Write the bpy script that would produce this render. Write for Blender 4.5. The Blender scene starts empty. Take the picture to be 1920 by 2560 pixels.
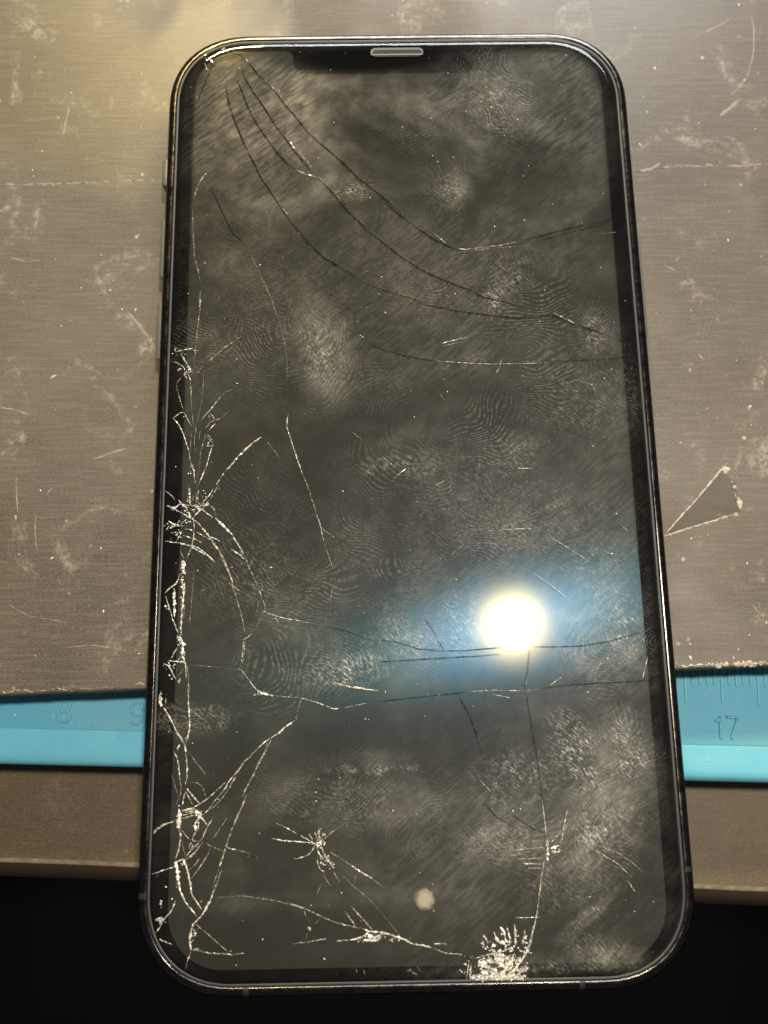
import bpy, math, random
import numpy as np
from mathutils import Matrix, Vector

# ------------------------------------------------------------------ camera, world, lights, exposure
sc = bpy.context.scene
MM = 0.001
ZREF = 7.7                                             # height of the phone's upper rim above the work board, mm
CAM = np.array([-4.6108, -37.2743, 126.9987 + ZREF])   # camera position, mm
RWC = np.array([[0.99984, -0.0169793, 0.0056285],      # rows: camera axes in the world
                [0.0152942, 0.9746303, 0.2232978],
                [-0.0092772, -0.223176, 0.974734]])
FPX = 2300.0
cd = bpy.data.cameras.new("camera"); cam = bpy.data.objects.new("camera", cd)
sc.collection.objects.link(cam); sc.camera = cam
m4 = Matrix(RWC.T.tolist()).to_4x4(); m4.translation = Vector((CAM * MM).tolist())
cam.matrix_world = m4
cd.sensor_fit = 'HORIZONTAL'; cd.sensor_width = 36.0; cd.lens = 36.0 * FPX / 1920.0
cd.clip_start = 0.005; cd.clip_end = 20.0
cd.dof.use_dof = True; cd.dof.focus_distance = 0.132; cd.dof.aperture_fstop = 34.0
sc.render.resolution_x = 768; sc.render.resolution_y = 1024


def unproj(px, py, z):
    """point of the horizontal plane at height z (mm) that the photograph shows at (px, py)"""
    d = np.array([(px - 960) / FPX, -(py - 1280) / FPX, -1.0]) @ RWC
    t = (z - CAM[2]) / d[2]
    p = CAM + t * d
    return float(p[0]), float(p[1])


world = bpy.data.worlds.new("World"); sc.world = world; world.use_nodes = True
world.node_tree.nodes['Background'].inputs[0].default_value = (1.0, 0.97, 0.92, 1)
world.node_tree.nodes['Background'].inputs[1].default_value = 0.10
sc.view_settings.view_transform = 'Standard'; sc.view_settings.look = 'None'
sc.view_settings.exposure = 0.0; sc.view_settings.gamma = 1.0

GLASS_Z = 8.0


def area(name, loc, target, size, power, col, shape='DISK', sy=None):
    l = bpy.data.lights.new(name, 'AREA'); l.shape = shape; l.size = size
    if sy: l.size_y = sy
    l.energy = power; l.color = col
    o = bpy.data.objects.new(name, l); sc.collection.objects.link(o)
    o.location = loc
    o.rotation_euler = (Vector(target) - Vector(loc)).to_track_quat('-Z', 'Y').to_euler()
    return o


# work lamp: its reflection is the burnt-out disc on the screen
sx, sy_ = unproj(1283, 1560, GLASS_Z)
S = np.array([sx, sy_, GLASS_Z]); dv = S - CAM; dv[2] = -dv[2]
LAMP = S + dv * ((480.0 - GLASS_Z) / dv[2])
area("work_lamp", (LAMP * MM).tolist(), (sx * MM, sy_ * MM, 0), 0.030, 2.7, (1.0, 0.91, 0.76))


def mirror(px, py, z, h):
    """where something must stand, at height h, to be mirrored in the plane z at this point"""
    x, y = unproj(px, py, z); p = np.array([x, y, z]); d = p - CAM; d[2] = -d[2]
    return p + d * ((h - z) / d[2])


# window on the far side of the desk, seen along the top rim of the phone and as sheen on the board
WIN = mirror(1240, -640, 0, 460.0)
area("far_window", (WIN * MM).tolist(), (0.02, 0.06, 0.0), 0.46, 10.5, (0.92, 0.97, 1.0), 'RECTANGLE', 0.42)
# warm lamp standing beyond the top left corner
WRM = mirror(545, 20, 0, 600.0)
area("warm_lamp", (WRM * MM).tolist(), (-0.045, 0.09, 0.0), 0.085, 6.0, (1.0, 0.74, 0.28))
# small bulb of a lamp further up the room, mirrored near the bottom of the screen
BLB = mirror(1062, 2248, GLASS_Z, 520.0)
area("small_bulb", (BLB * MM).tolist(), (0, -0.05, 0), 0.011, 0.0042, (1.0, 0.80, 0.48))

# ------------------------------------------------------------------ helpers
rng = np.random.default_rng(7)
random.seed(7)


def tag(o, label=None, cat=None, group=None, kind=None):
    if label: o["label"] = label
    if cat: o["category"] = cat
    if group: o["group"] = group
    if kind: o["kind"] = kind
    return o


def empty(name, loc=(0, 0, 0)):
    o = bpy.data.objects.new(name, None); sc.collection.objects.link(o); o.location = loc
    o.empty_display_size = 0.01
    return o


def mesh(name, verts, faces, mat, parent=None, smooth=False):
    """verts in mm"""
    me = bpy.data.meshes.new(name)
    v = (np.asarray(verts, float) * MM)
    me.from_pydata(v.tolist(), [], [tuple(int(i) for i in f) for f in faces])
    me.update()
    if smooth:
        me.polygons.foreach_set('use_smooth', [True] * len(me.polygons))
    me.materials.append(mat)
    o = bpy.data.objects.new(name, me); sc.collection.objects.link(o)
    if parent: o.parent = parent
    return o


class NT:
    def __init__(s, name):
        s.m = bpy.data.materials.new(name); s.m.use_nodes = True
        s.t = s.m.node_tree; s.t.nodes.clear()
        s.out = s.n('ShaderNodeOutputMaterial')

    def n(s, typ, **kw):
        nd = s.t.nodes.new(typ)
        for k, v in kw.items():
            setattr(nd, k, v)
        return nd

    def l(s, a, b): s.t.links.new(a, b)

    def val(s, sock, v):
        if hasattr(v, 'links') or hasattr(v, 'is_linked'): s.l(v, sock)
        else: sock.default_value = v

    def math(s, op, a, b=None, c=None, clamp=False):
        nd = s.n('ShaderNodeMath', operation=op); nd.use_clamp = clamp
        s.val(nd.inputs[0], a)
        if b is not None: s.val(nd.inputs[1], b)
        if c is not None: s.val(nd.inputs[2], c)
        return nd.outputs[0]

    def ramp(s, x, a, b, lo=0.0, hi=1.0, smooth=True):
        nd = s.n('ShaderNodeMapRange'); nd.interpolation_type = 'SMOOTHSTEP' if smooth else 'LINEAR'
        s.val(nd.inputs[0], x)
        for i, v in ((1, a), (2, b), (3, lo), (4, hi)): nd.inputs[i].default_value = v
        return nd.outputs[0]

    def coord(s, sx=1000.0, sy=1000.0, sz=1000.0, rot=0.0):
        tc = s.n('ShaderNodeTexCoord'); mp = s.n('ShaderNodeMapping')
        mp.inputs['Scale'].default_value = (sx, sy, sz)
        if rot:
            rt = s.n('ShaderNodeVectorRotate', rotation_type='Z_AXIS'); rt.inputs['Angle'].default_value = rot
            s.l(tc.outputs['Object'], rt.inputs['Vector']); s.l(rt.outputs[0], mp.inputs[0])
        else:
            s.l(tc.outputs['Object'], mp.inputs[0])
        return mp.outputs[0]

    def noise(s, vec, scale, detail=3.0, rough=0.55, dist=0.0):
        nd = s.n('ShaderNodeTexNoise'); s.l(vec, nd.inputs['Vector'])
        nd.inputs['Scale'].default_value = scale; nd.inputs['Detail'].default_value = detail
        nd.inputs['Roughness'].default_value = rough; nd.inputs['Distortion'].default_value = dist
        return nd.outputs[0]

    def vor(s, vec, scale, feat='F1'):
        nd = s.n('ShaderNodeTexVoronoi', feature=feat); s.l(vec, nd.inputs['Vector'])
        nd.inputs['Scale'].default_value = scale
        return nd

    def mixc(s, f, a, b):
        nd = s.n('ShaderNodeMix', data_type='RGBA')
        s.val(nd.inputs[0], f)
        for i, v in ((6, a), (7, b)):
            if hasattr(v, 'is_linked'): s.l(v, nd.inputs[i])
            else: nd.inputs[i].default_value = (*v, 1)
        return nd.outputs[2]

    def pbsdf(s, col=(.5, .5, .5), rough=.5, metal=0., spec=.5, bump=None, bstr=.3, bdist=.1, alpha=None):
        p = s.n('ShaderNodeBsdfPrincipled')
        if hasattr(col, 'is_linked'): s.l(col, p.inputs['Base Color'])
        else: p.inputs['Base Color'].default_value = (*col, 1)
        s.val(p.inputs['Roughness'], rough); s.val(p.inputs['Metallic'], metal)
        s.val(p.inputs['Specular IOR Level'], spec)
        if alpha is not None: s.val(p.inputs['Alpha'], alpha)
        if bump is not None:
            b = s.n('ShaderNodeBump'); b.inputs['Strength'].default_value = bstr
            b.inputs['Distance'].default_value = bdist * MM
            s.l(bump, b.inputs['Height']); s.l(b.outputs[0], p.inputs['Normal'])
        return p

    def done(s, shader):
        s.l(shader.outputs[0] if hasattr(shader, 'outputs') else shader, s.out.inputs[0]); return s.m


def simple(name, col, rough=.5, metal=0., spec=.5, alpha=None):
    t = NT(name); return t.done(t.pbsdf(col, rough, metal, spec, alpha=alpha))


# ------------------------------------------------------------------ materials
def mat_board(name, base, dark, light, streak=1.0, scuff=1.0, rot=0.0, rough0=.50):
    t = NT(name)
    c = t.coord(rot=rot); cs = t.coord(90, 1500, 1000, rot=rot); cf = t.coord(900, 2600, 1000, rot=rot)
    big = t.noise(c, .03, 5, .65)
    col = t.mixc(t.ramp(big, .32, .7), dark, base)
    st = t.noise(cs, 1.6, 5, .65); col = t.mixc(t.math('MULTIPLY', t.ramp(st, .42, .75), .45 * streak), col, light)
    gr = t.noise(cf, 2.6, 3, .7); col = t.mixc(t.math('MULTIPLY', t.ramp(gr, .46, .74), .70), col, light)
    # pale scuffs
    s1 = t.noise(c, .10, 5, .68, .8); s2 = t.noise(c, .9, 4, .7)
    sc_ = t.math('MULTIPLY', t.ramp(s1, .54, .72), t.ramp(s2, .36, .66))
    col = t.mixc(t.math('MULTIPLY', sc_, 0.60 * scuff, clamp=True), col, (.30, .27, .23))
    glint = t.noise(t.coord(1500, 2600, 1000, rot=rot), 2.4, 2, .6)
    col = t.mixc(t.math('MULTIPLY', t.ramp(glint, .62, .72), .38), col, tuple(x * 1.9 for x in light))  # sparse pale flecks: lamp glints painted into the colour
    v = t.vor(c, .22); dots = t.math('MULTIPLY', t.ramp(v.outputs['Distance'], .03, .10, 1, 0), t.ramp(s1, .42, .60))
    col = t.mixc(t.math('MULTIPLY', dots, .55 * scuff), col, (.5, .47, .42))
    pol = t.noise(c, .022, 3, .5, .3)
    rg = t.math('ADD', t.ramp(pol, .42, .56, rough0 - .03, rough0 + .24), t.math('MULTIPLY', gr, .12))
    h = t.math('ADD', t.math('MULTIPLY', gr, 1.0), t.math('MULTIPLY', st, .7))
    return t.done(t.pbsdf(col, rg, 0, .40, h, .7, .035))


M = {}
M['board'] = mat_board('worn_board', (.074, .061, .047), (.048, .040, .031), (.142, .119, .092), 1.0, 1.1, 0, .33)
M['desk'] = mat_board('desk_laminate', (.096, .068, .037), (.070, .049, .026), (.190, .140, .078), .35, .35, .035, .46)
M['edge_shade'] = simple('shaded_front_edge', (.020, .013, .009), .7, 0, .2)  # the front edge's fall into shade is put into its colour
t = NT('board_cut_edge'); M['board_edge'] = t.done(t.pbsdf(t.mixc(t.ramp(t.noise(t.coord(), .8, 4), .45, .65), (.10, .075, .05), (.36, .30, .23)), .8))
t = NT('worn_edge'); M['worn_edge'] = t.done(t.pbsdf(t.mixc(t.ramp(t.noise(t.coord(), .5, 5, .7), .30, .70), (.12, .092, .064), (.24, .195, .145)), .6))
t = NT('worn_pale'); M['pale'] = t.done(t.pbsdf(t.mixc(t.ramp(t.noise(t.coord(), 2.0, 4, .7), .35, .65), (.15, .125, .10), (.40, .35, .28)), .65))
M['pale_edge'] = simple('torn_board_edge', (.34, .30, .24), .6)
M['pale_thin'] = simple('pale_scratch', (.36, .32, .27), .6, alpha=.42)
M['flap'] = mat_board('cut_flap', (.056, .046, .036), (.046, .038, .030), (.105, .087, .067), .5, 1.2, 0, .46)
M['floor'] = simple('dark_floor', (.010, .010, .009), .9, 0, 0.0)
# blue silicone
t = NT('blue_silicone_dusty'); c = t.coord()
f = t.math('MULTIPLY', t.ramp(t.noise(c, .06, 4, .6), .25, .75, .25, 1.0), t.ramp(t.noise(c, 1.8, 3), .2, .8, .7, 1.0))
M['blue_dusty'] = t.done(t.pbsdf(t.mixc(t.math('MULTIPLY', f, .60), (.060, .315, .470), (.17, .365, .435)), .62, 0, .35, t.noise(c, 2.5, 3), .25, .06))
t = NT('blue_silicone'); c = t.coord()
M['blue'] = t.done(t.pbsdf(t.mixc(t.ramp(t.noise(c, .15, 4), .3, .7), (.110, .410, .570), (.135, .440, .580)), .55, 0, .35, t.noise(c, 2.0, 3), .15, .05))
t = NT('blue_silicone_mid'); c = t.coord()
M['blue_mid'] = t.done(t.pbsdf(t.mixc(t.noise(c, .3, 3), (.085, .345, .465), (.13, .385, .48)), .5, 0, .4))
M['white_dust'] = simple('white_dust', (.55, .52, .46), .8)
# phone
t = NT('dark_steel'); c = t.coord(900, 900, 1000)
M['steel'] = t.done(t.pbsdf(t.mixc(t.ramp(t.noise(c, 1.5, 4, .7), .35, .75), (.052, .050, .047), (.098, .090, .080)),
                            t.ramp(t.noise(c, .6, 4, .7), .3, .7, .13, .27), 1.0, .5, t.noise(c, 2.0, 3, .6), .03, .03))
M['steel_button'] = simple('button_steel', (.24, .24, .24), .35, .7)
M['antenna'] = simple('antenna_plastic', (.012, .015, .013), .5, 0, .2)
M['gasket'] = simple('black_gasket', (.010, .010, .010), .5)
M['back'] = simple('back_glass', (.012, .012, .013), .15)
t = NT('black_bezel'); M['bezel'] = t.done(t.pbsdf((.0045, .0042, .004), .6, 0, .0))
M['grille'] = simple('earpiece_mesh', (.032, .033, .034), .8, 0, .1)
M['grille_lip'] = simple('earpiece_lip', (.15, .155, .16), .6, 0, .2)

# display panel: dark, with the coloured scatter of its pixel grid round a lamp's reflection
t = NT('display_panel')
d = t.n('ShaderNodeBsdfDiffuse'); d.inputs[0].default_value = (.0235, .0222, .0180, 1)
acc = d
tg = t.n('ShaderNodeCombineXYZ'); tg.inputs[0].default_value = .22; tg.inputs[1].default_value = -1.0
for col, r, an in (((.0038, .0028, .0009), .115, 0.0), ((.0009, .0022, .0048), .19, .36), ((.0005, .0022, .0023), .25, .50), ((.0009, .0014, .0021), .34, 0.0), ((.007, .0070, .0064), .55, 0.0)):
    g = t.n('ShaderNodeBsdfAnisotropic', distribution='BECKMANN'); g.inputs['Color'].default_value = (*col, 1); g.inputs['Roughness'].default_value = r
    g.inputs['Anisotropy'].default_value = an
    if an: t.l(tg.outputs[0], g.inputs['Tangent'])
    a = t.n('ShaderNodeAddShader'); t.l(acc.outputs[0], a.inputs[0]); t.l(g.outputs[0], a.inputs[1]); acc = a
M['display'] = t.done(acc)

# cover glass: clear thin glass with a film of skin grease and fingerprints
t = NT('greasy_cover_glass')
c = t.coord()


def attr(n):
    a = t.n('ShaderNodeAttribute'); a.attribute_name = n; return a.outputs['Fac']


a_s, p1, a1, p2, a2, a_b = [attr(n) for n in ('smudge_glare', 'ph1', 'am1', 'ph2', 'am2', 'fleck')]
wob = t.math('MULTIPLY', t.math('SUBTRACT', t.noise(c, .9, 3, .6), .5), 2.6)


def ridge(ph, am):
    s = t.math('SINE', t.math('ADD', t.math('MULTIPLY', ph, 2 * math.pi), wob))
    r = t.ramp(s, -.2, .9)
    br = t.math('MULTIPLY', t.ramp(t.noise(c, 1.9, 3, .7), .36, .64), t.ramp(t.noise(c, .3, 3, .6), .30, .55))
    return t.math('MULTIPLY', t.math('MULTIPLY', r, br), am)


rd = t.math('ADD', ridge(p1, a1), ridge(p2, a2))
n1 = t.noise(c, .055, 5, .62, .6); n2 = t.noise(c, .35, 4, .62, .4)
cd_ = t.coord(420, 2100, 1000, rot=-.7); n3 = t.noise(cd_, .9, 4, .65)
haze = t.math('MULTIPLY', t.ramp(n1, .32, .70, .12, 1.15), t.ramp(n2, .28, .72, .50, 1.05))
msk = t.ramp(t.noise(c, .045, 3, .55), .42, .60)
haze = t.math('MULTIPLY', haze, t.math('ADD', 1.0, t.math('MULTIPLY', t.ramp(n3, .36, .64, -.42, .42), msk)))
fl = t.math('MULTIPLY', t.math('MULTIPLY', t.ramp(t.noise(t.coord(1300, 3600, 1000, rot=.75), 1.1, 4, .8, .3), .45, .78), t.ramp(t.noise(c, .55, 4, .7), .34, .66)), a_b)
film = t.math('ADD', t.math('MULTIPLY', haze, a_s), t.math('ADD', t.math('MULTIPLY', rd, .072), t.math('MULTIPLY', fl, .80)))
film = t.math('MINIMUM', film, .8)
bh = t.math('ADD', t.math('MULTIPLY', rd, .5), t.math('ADD', t.math('MULTIPLY', fl, .8), t.math('MULTIPLY', n3, .12)))
bp = t.n('ShaderNodeBump'); bp.inputs['Strength'].default_value = .06; bp.inputs['Distance'].default_value = .02 * MM
t.l(bh, bp.inputs['Height'])
fr = t.n('ShaderNodeFresnel'); fr.inputs[0].default_value = 1.5
tr = t.n('ShaderNodeBsdfTransparent'); tr.inputs[0].default_value = (.97, .98, .97, 1)
gl = t.n('ShaderNodeBsdfGlossy'); gl.inputs['Roughness'].default_value = .012
t.l(bp.outputs[0], gl.inputs['Normal'])
mx = t.n('ShaderNodeMixShader'); t.l(fr.outputs[0], mx.inputs[0]); t.l(tr.outputs[0], mx.inputs[1]); t.l(gl.outputs[0], mx.inputs[2])
gd = t.n('ShaderNodeBsdfDiffuse'); gd.inputs[0].default_value = (.60, .565, .475, 1); t.l(bp.outputs[0], gd.inputs['Normal'])
gg = t.n('ShaderNodeBsdfGlossy'); gg.inputs['Roughness'].default_value = .42; gg.inputs['Color'].default_value = (.30, .30, .29, 1)
t.l(bp.outputs[0], gg.inputs['Normal'])
ga = t.n('ShaderNodeAddShader'); t.l(gd.outputs[0], ga.inputs[0]); t.l(gg.outputs[0], ga.inputs[1])
mf = t.n('ShaderNodeMixShader'); t.l(film, mf.inputs[0]); t.l(mx.outputs[0], mf.inputs[1]); t.l(ga.outputs[0], mf.inputs[2])
M['glass'] = t.done(mf)


def mat_crack(name, col, rough, alo, ahi, gold=.5, spec=1.0):
    t = NT(name); c = t.coord()
    a = t.math('MULTIPLY', t.ramp(t.noise(c, 2.2, 3, .75), .38, .60, alo, ahi), t.ramp(t.noise(c, .45, 2, .6), .30, .60, .45, 1.0))
    warm = (col[0] * .92, col[1] * .78, col[2] * .52)
    cc = t.mixc(t.math('MULTIPLY', t.ramp(t.noise(c, .16, 3), .42, .62), gold), col, warm)
    cc = t.mixc(t.ramp(t.noise(c, 3.3, 2), .42, .60), tuple(x * .42 for x in col), cc)
    return t.done(t.pbsdf(cc, rough, 0, spec, alpha=a))


M['b'] = mat_crack('fracture_bright', (.95, .93, .85), .20, .36, 1.0, .45)
M['m'] = mat_crack('fracture_mid', (.80, .74, .60), .22, .20, .78)
M['f'] = mat_crack('fracture_faint', (.62, .58, .50), .3, .14, .50)
M['d'] = mat_crack('fracture_dark', (.003, .003, .003), .9, .40, .68, .5, 0.0)
M['shard'] = mat_crack('crushed_glass', (.95, .93, .84), .15, .80, 1.0, .3)
M['fleck'] = simple('dust_fleck', (.70, .68, .62), .7)


# ------------------------------------------------------------------ outlines
def outline(hw, hh, r, n=2.25, k=14, step=4.0):
    """rounded rectangle, counter-clockwise from the right side"""
    pts = []
    ex = 2.0 / n
    th = np.linspace(0, math.pi / 2, k)
    cx = np.sign(np.cos(th)) * np.abs(np.cos(th)) ** ex * r; cy = np.abs(np.sin(th)) ** ex * r
    cor = [(cx[i], cy[i]) for i in range(k)]
    rot = lambda p, q: [(p[0], p[1]), (-p[1], p[0]), (-p[0], -p[1]), (p[1], -p[0])][q]
    ctr = [(hw - r, hh - r), (-(hw - r), hh - r), (-(hw - r), -(hh - r)), (hw - r, -(hh - r))]
    ns = [max(2, int(2 * (hw - r) / step)), max(2, int(2 * (hh - r) / step))]
    for q in range(4):
        arc = [(ctr[q][0] + rot(p, q)[0], ctr[q][1] + rot(p, q)[1]) for p in cor]
        pts += arc
        nx = (q + 1) % 4
        e0 = arc[-1]; p = cor[0]; e1 = (ctr[nx][0] + rot(p, nx)[0], ctr[nx][1] + rot(p, nx)[1])
        m = ns[q % 2]
        pts += [(e0[0] + (e1[0] - e0[0]) * i / m, e0[1] + (e1[1] - e0[1]) * i / m) for i in range(1, m)]
    return pts


OW, OH, OR = 36.4, 71.1, 13.0


def ring_pts(inset, zz):
    # same topology for every inset: the straight pieces keep their sample count
    base = outline(OW, OH, OR)
    a = outline(OW - inset, OH - inset, OR - inset, step=4.0)
    if len(a) != len(base):
        a = [(x * (OW - inset) / OW, y * (OH - inset) / OH) for x, y in base]
    return [(x, y, zz) for x, y in a]


def sweep(name, prof, mat, parent, sel=None):
    rings = [ring_pts(i, z) for i, z in prof]
    n = len(rings[0]); v = [p for r in rings for p in r]; fs = []
    idx = range(n) if sel is None else sel
    for a in range(len(rings) - 1):
        for i in idx:
            j = (i + 1) % n
            fs.append((a * n + i, (a + 1) * n + i, (a + 1) * n + j, a * n + j))
    return mesh(name, v, fs, mat, parent, True)


# ------------------------------------------------------------------ setting: floor, desk, silicone mat, board
fl_o = mesh('floor', [(-2500, -2500, -760), (2500, -2500, -760), (2500, 2500, -760), (-2500, 2500, -760)], [(0, 1, 2, 3)], M['floor'])
tag(fl_o, kind='structure')


def line_frame(pa, pb):
    a = np.array(pa); b = np.array(pb); u = (b - a) / np.linalg.norm(b - a); return a, u, np.array([-u[1], u[0]])


def strip(name, frame, prof, mat, parent, u0=-160, u1=320, nu=60, jit=None, smooth=True):
    a, u, v = frame; vs = []; fs = []
    us = np.linspace(u0, u1, nu + 1)
    for i, s in enumerate(us):
        for k, (vv, z) in enumerate(prof):
            dj = jit[i][k] if jit is not None else 0.0
            p = a + u * s + v * (vv + dj); vs.append((p[0], p[1], z))
    m = len(prof)
    for i in range(nu):
        for k in range(m - 1):
            q = i * m + k; fs.append((q, q + 1, q + m + 1, q + m))
    return mesh(name, vs, fs, mat, parent, smooth)


DZ = -24.5
desk = empty('desk', (0, 0, DZ * MM)); desk.location = (0, 0, 0)
tag(desk, 'brown laminate desk with worn front edge under the blue mat', 'desk')
dfr = line_frame(unproj(0, 2147, DZ), unproj(1920, 2222, DZ))
wob1 = np.interp(np.arange(401), np.arange(0, 401, 4), rng.normal(0, .10, 101))
prof_top = [(420, DZ), (200, DZ), (60, DZ), (20, DZ), (.25, DZ)]
strip('top', dfr, prof_top, M['desk'], desk, -260, 420, 20, smooth=False)
ed = [(.25, DZ), (-.15, DZ - .02), (-.45, DZ - .10)]
jt = np.stack([wob1 * 0 + rng.normal(0, .02, 401), wob1 * .6, wob1], 1)
strip('edge_band', dfr, ed, M['worn_edge'], desk, -260, 420, 400, jt)
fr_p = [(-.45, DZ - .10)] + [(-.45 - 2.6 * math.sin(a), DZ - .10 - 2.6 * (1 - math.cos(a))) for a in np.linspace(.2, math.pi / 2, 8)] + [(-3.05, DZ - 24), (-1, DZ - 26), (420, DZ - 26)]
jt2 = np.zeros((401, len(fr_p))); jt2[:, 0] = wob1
strip('front_edge', dfr, fr_p, M['edge_shade'], desk, -260, 420, 400, jt2)
for su in (-225, 385):
    for sv in (25, 390):
        p = dfr[0] + dfr[1] * su + dfr[2] * sv
        q = 22; lv = [(p[0] + dx * q, p[1] + dy * q, z) for z in (DZ - 26, -760) for dx, dy in ((-1, -1), (1, -1), (1, 1), (-1, 1))]
        mesh('leg', lv, [(0, 1, 5, 4), (1, 2, 6, 5), (2, 3, 7, 6), (3, 0, 4, 7), (0, 3, 2, 1), (4, 5, 6, 7)], M['desk'], desk)

# blue silicone mat with a moulded ruler
BZ = -9.5
blue = empty('silicone_mat'); tag(blue, 'blue silicone work mat with moulded ruler numbers and ticks', 'mat')
bfr = line_frame(unproj(0, 1820, BZ), unproj(1920, 1867, BZ))
strip('ruler_face', bfr, [(90, BZ), (30, BZ), (12, BZ), (.18, BZ), (0, BZ - .06)], M['blue_dusty'], blue, -160, 320, 60, smooth=False)
lip = [(0, BZ - .06), (-.2, BZ + .02), (-.5, BZ + .03)] + [(-2, BZ - .02), (-3.6, BZ - .12), (-4.5, BZ - .34), (-5.0, BZ - .72), (-5.28, BZ - 1.3), (-5.4, BZ - 2.2), (-5.45, BZ - 4), (-5.5, DZ + .01), (90, DZ + .01), (90, BZ)]
strip('front_lip', bfr, lip, M['blue'], blue, -160, 320, 60)


def to_b(px, py):
    p = np.array(unproj(px, py, BZ)) - bfr[0]; return float(p @ bfr[1]), float(p @ bfr[2])


def from_b(u, v, z): p = bfr[0] + bfr[1] * u + bfr[2] * v; return (p[0], p[1], z)


def stroke(name, pts, w, h, mat, parent, closed=False, z0=BZ):
    """raised half-round moulded stroke along (u, v) points"""
    P = np.array(pts, float); n = len(P)
    vs, fs = [], []
    sec = [(-1, -.15), (-.82, .55), (-.4, .9), (.4, .9), (.82, .55), (1, -.15)]
    for i in range(n):
        if closed: d_ = P[(i + 1) % n] - P[i - 1]
        else: d_ = P[min(i + 1, n - 1)] - P[max(i - 1, 0)]
        d_ = d_ / (np.linalg.norm(d_) + 1e-9); nn = np.array([-d_[1], d_[0]])
        for s_, z_ in sec:
            q = P[i] + nn * s_ * w / 2; vs.append(from_b(q[0], q[1], z0 + z_ * h))
    m = len(sec)
    for i in range(n if closed else n - 1):
        j = (i + 1) % n
        for k in range(m - 1): fs.append((i * m + k, i * m + k + 1, j * m + k + 1, j * m + k))
    if not closed:
        fs.append(tuple(range(m))); fs.append(tuple(range((n - 1) * m + m - 1, (n - 1) * m - 1, -1)))
    return mesh(name, vs, fs, mat, parent, True)


u17, v17 = to_b(1804, 1700)
u17b, _ = to_b(1713, 1700); MMU = (u17 - u17b) / 5.0
_, v_short = to_b(1804, 1714); _, v_long = to_b(1804, 1759)
_, v_top = to_b(1804, 1640)
for k in range(-9, 9):
    u = u17 + k * MMU
    vb = v_long if k % 5 == 0 else v_short
    pts = [(u, v_top + (vb + .15 - v_top) * s) for s in np.linspace(0, 1, 8)] + [(u, vb + .06), (u, vb)]
    stroke('tick', pts, .50 if k % 5 else .58, .22, M['blue_mid'], blue)


def arc(cx, cy, rx, ry, a0, a1, n=22):
    return [(cx + rx * math.cos(math.radians(a)), cy + ry * math.sin(math.radians(a))) for a in np.linspace(a0, a1, n)]


def digit(ch, px, py, hpx):
    u0, v0 = to_b(px, py); H = abs(to_b(px, py + hpx)[1] - v0); W = H * .56
    q = lambda pts: [(u0 + x * W, v0 + y * H) for x, y in pts]
    st = {'8': [(arc(0, .25, .40, .23, 0, 360, 30)[:-1], True), (arc(0, -.24, .48, .26, 0, 360, 30)[:-1], True)],
          '9': [(arc(0, .20, .46, .29, 0, 360, 30)[:-1], True), ([(.47, .22), (.47, .02), (.42, -.22), (.27, -.42), (.02, -.50), (-.26, -.46), (-.36, -.38)], False)],
          '1': [([(-.30, .28), (-.08, .28), (.06, .38), (.10, .48)], False), ([(.10, .5), (.10, .1), (.11, -.2), (.12, -.5)], False)],
          '7': [([(-.46, .47), (-.1, .47), (.3, .47), (.46, .46)], False), ([(.44, .46), (.30, .18), (.08, -.12), (-.04, -.32), (-.12, -.5)], False)]}[ch]
    root = None
    for pts, cl in st:
        o = stroke('digit_' + {'8': 'eight', '9': 'nine', '1': 'one', '7': 'seven'}[ch] if root is None else 'stroke', q(pts), .50, .34 if root is None else .37, M['blue_mid'], root or blue, cl)
        if root is None: root = o


digit('8', 163, 1778, 54); digit('9', 343, 1783, 56); digit('1', 1797, 1818, 56); digit('7', 1831, 1819, 56)

# worn brown board the phone lies on
board = empty('work_board'); tag(board, 'scuffed grey brown work board with rough front edge under the phone', 'board')
e0 = unproj(0, 1737, 0); e1 = unproj(1920, 1664, 0)
pfr = line_frame(e0, e1)
nu = 400; ujit = np.interp(np.arange(nu + 1), np.arange(0, nu + 1, 5), rng.normal(0, .09, 81)) + rng.normal(0, .02, nu + 1)
a, u, v = pfr
us = np.linspace(-150, 300, nu + 1)
vs = []; fs = []
for i, s in enumerate(us):
    for vv, z in ((330, 0), (6, 0), (.22 + ujit[i], 0), (.04 + ujit[i], -.10)):
        p = a + u * s + v * vv; vs.append((p[0], p[1], z))
for i in range(nu):
    for k in range(3): q = i * 4 + k; fs.append((q, q + 1, q + 5, q + 4))
mesh('top', vs, fs, M['board'], board)
vs = []; fs = []
for i, s in enumerate(us):
    for vv, z in ((.04 + ujit[i], -.10), (-.02 + ujit[i] * .7, -.6), (.0, -3), (.1, BZ + .02), (330, BZ + .02)):
        p = a + u * s + v * vv; vs.append((p[0], p[1], z))
for i in range(nu):
    for k in range(4): q = i * 5 + k; fs.append((q, q + 1, q + 6, q + 5))
mesh('cut_edge', vs, fs, M['board_edge'], board)


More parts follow.
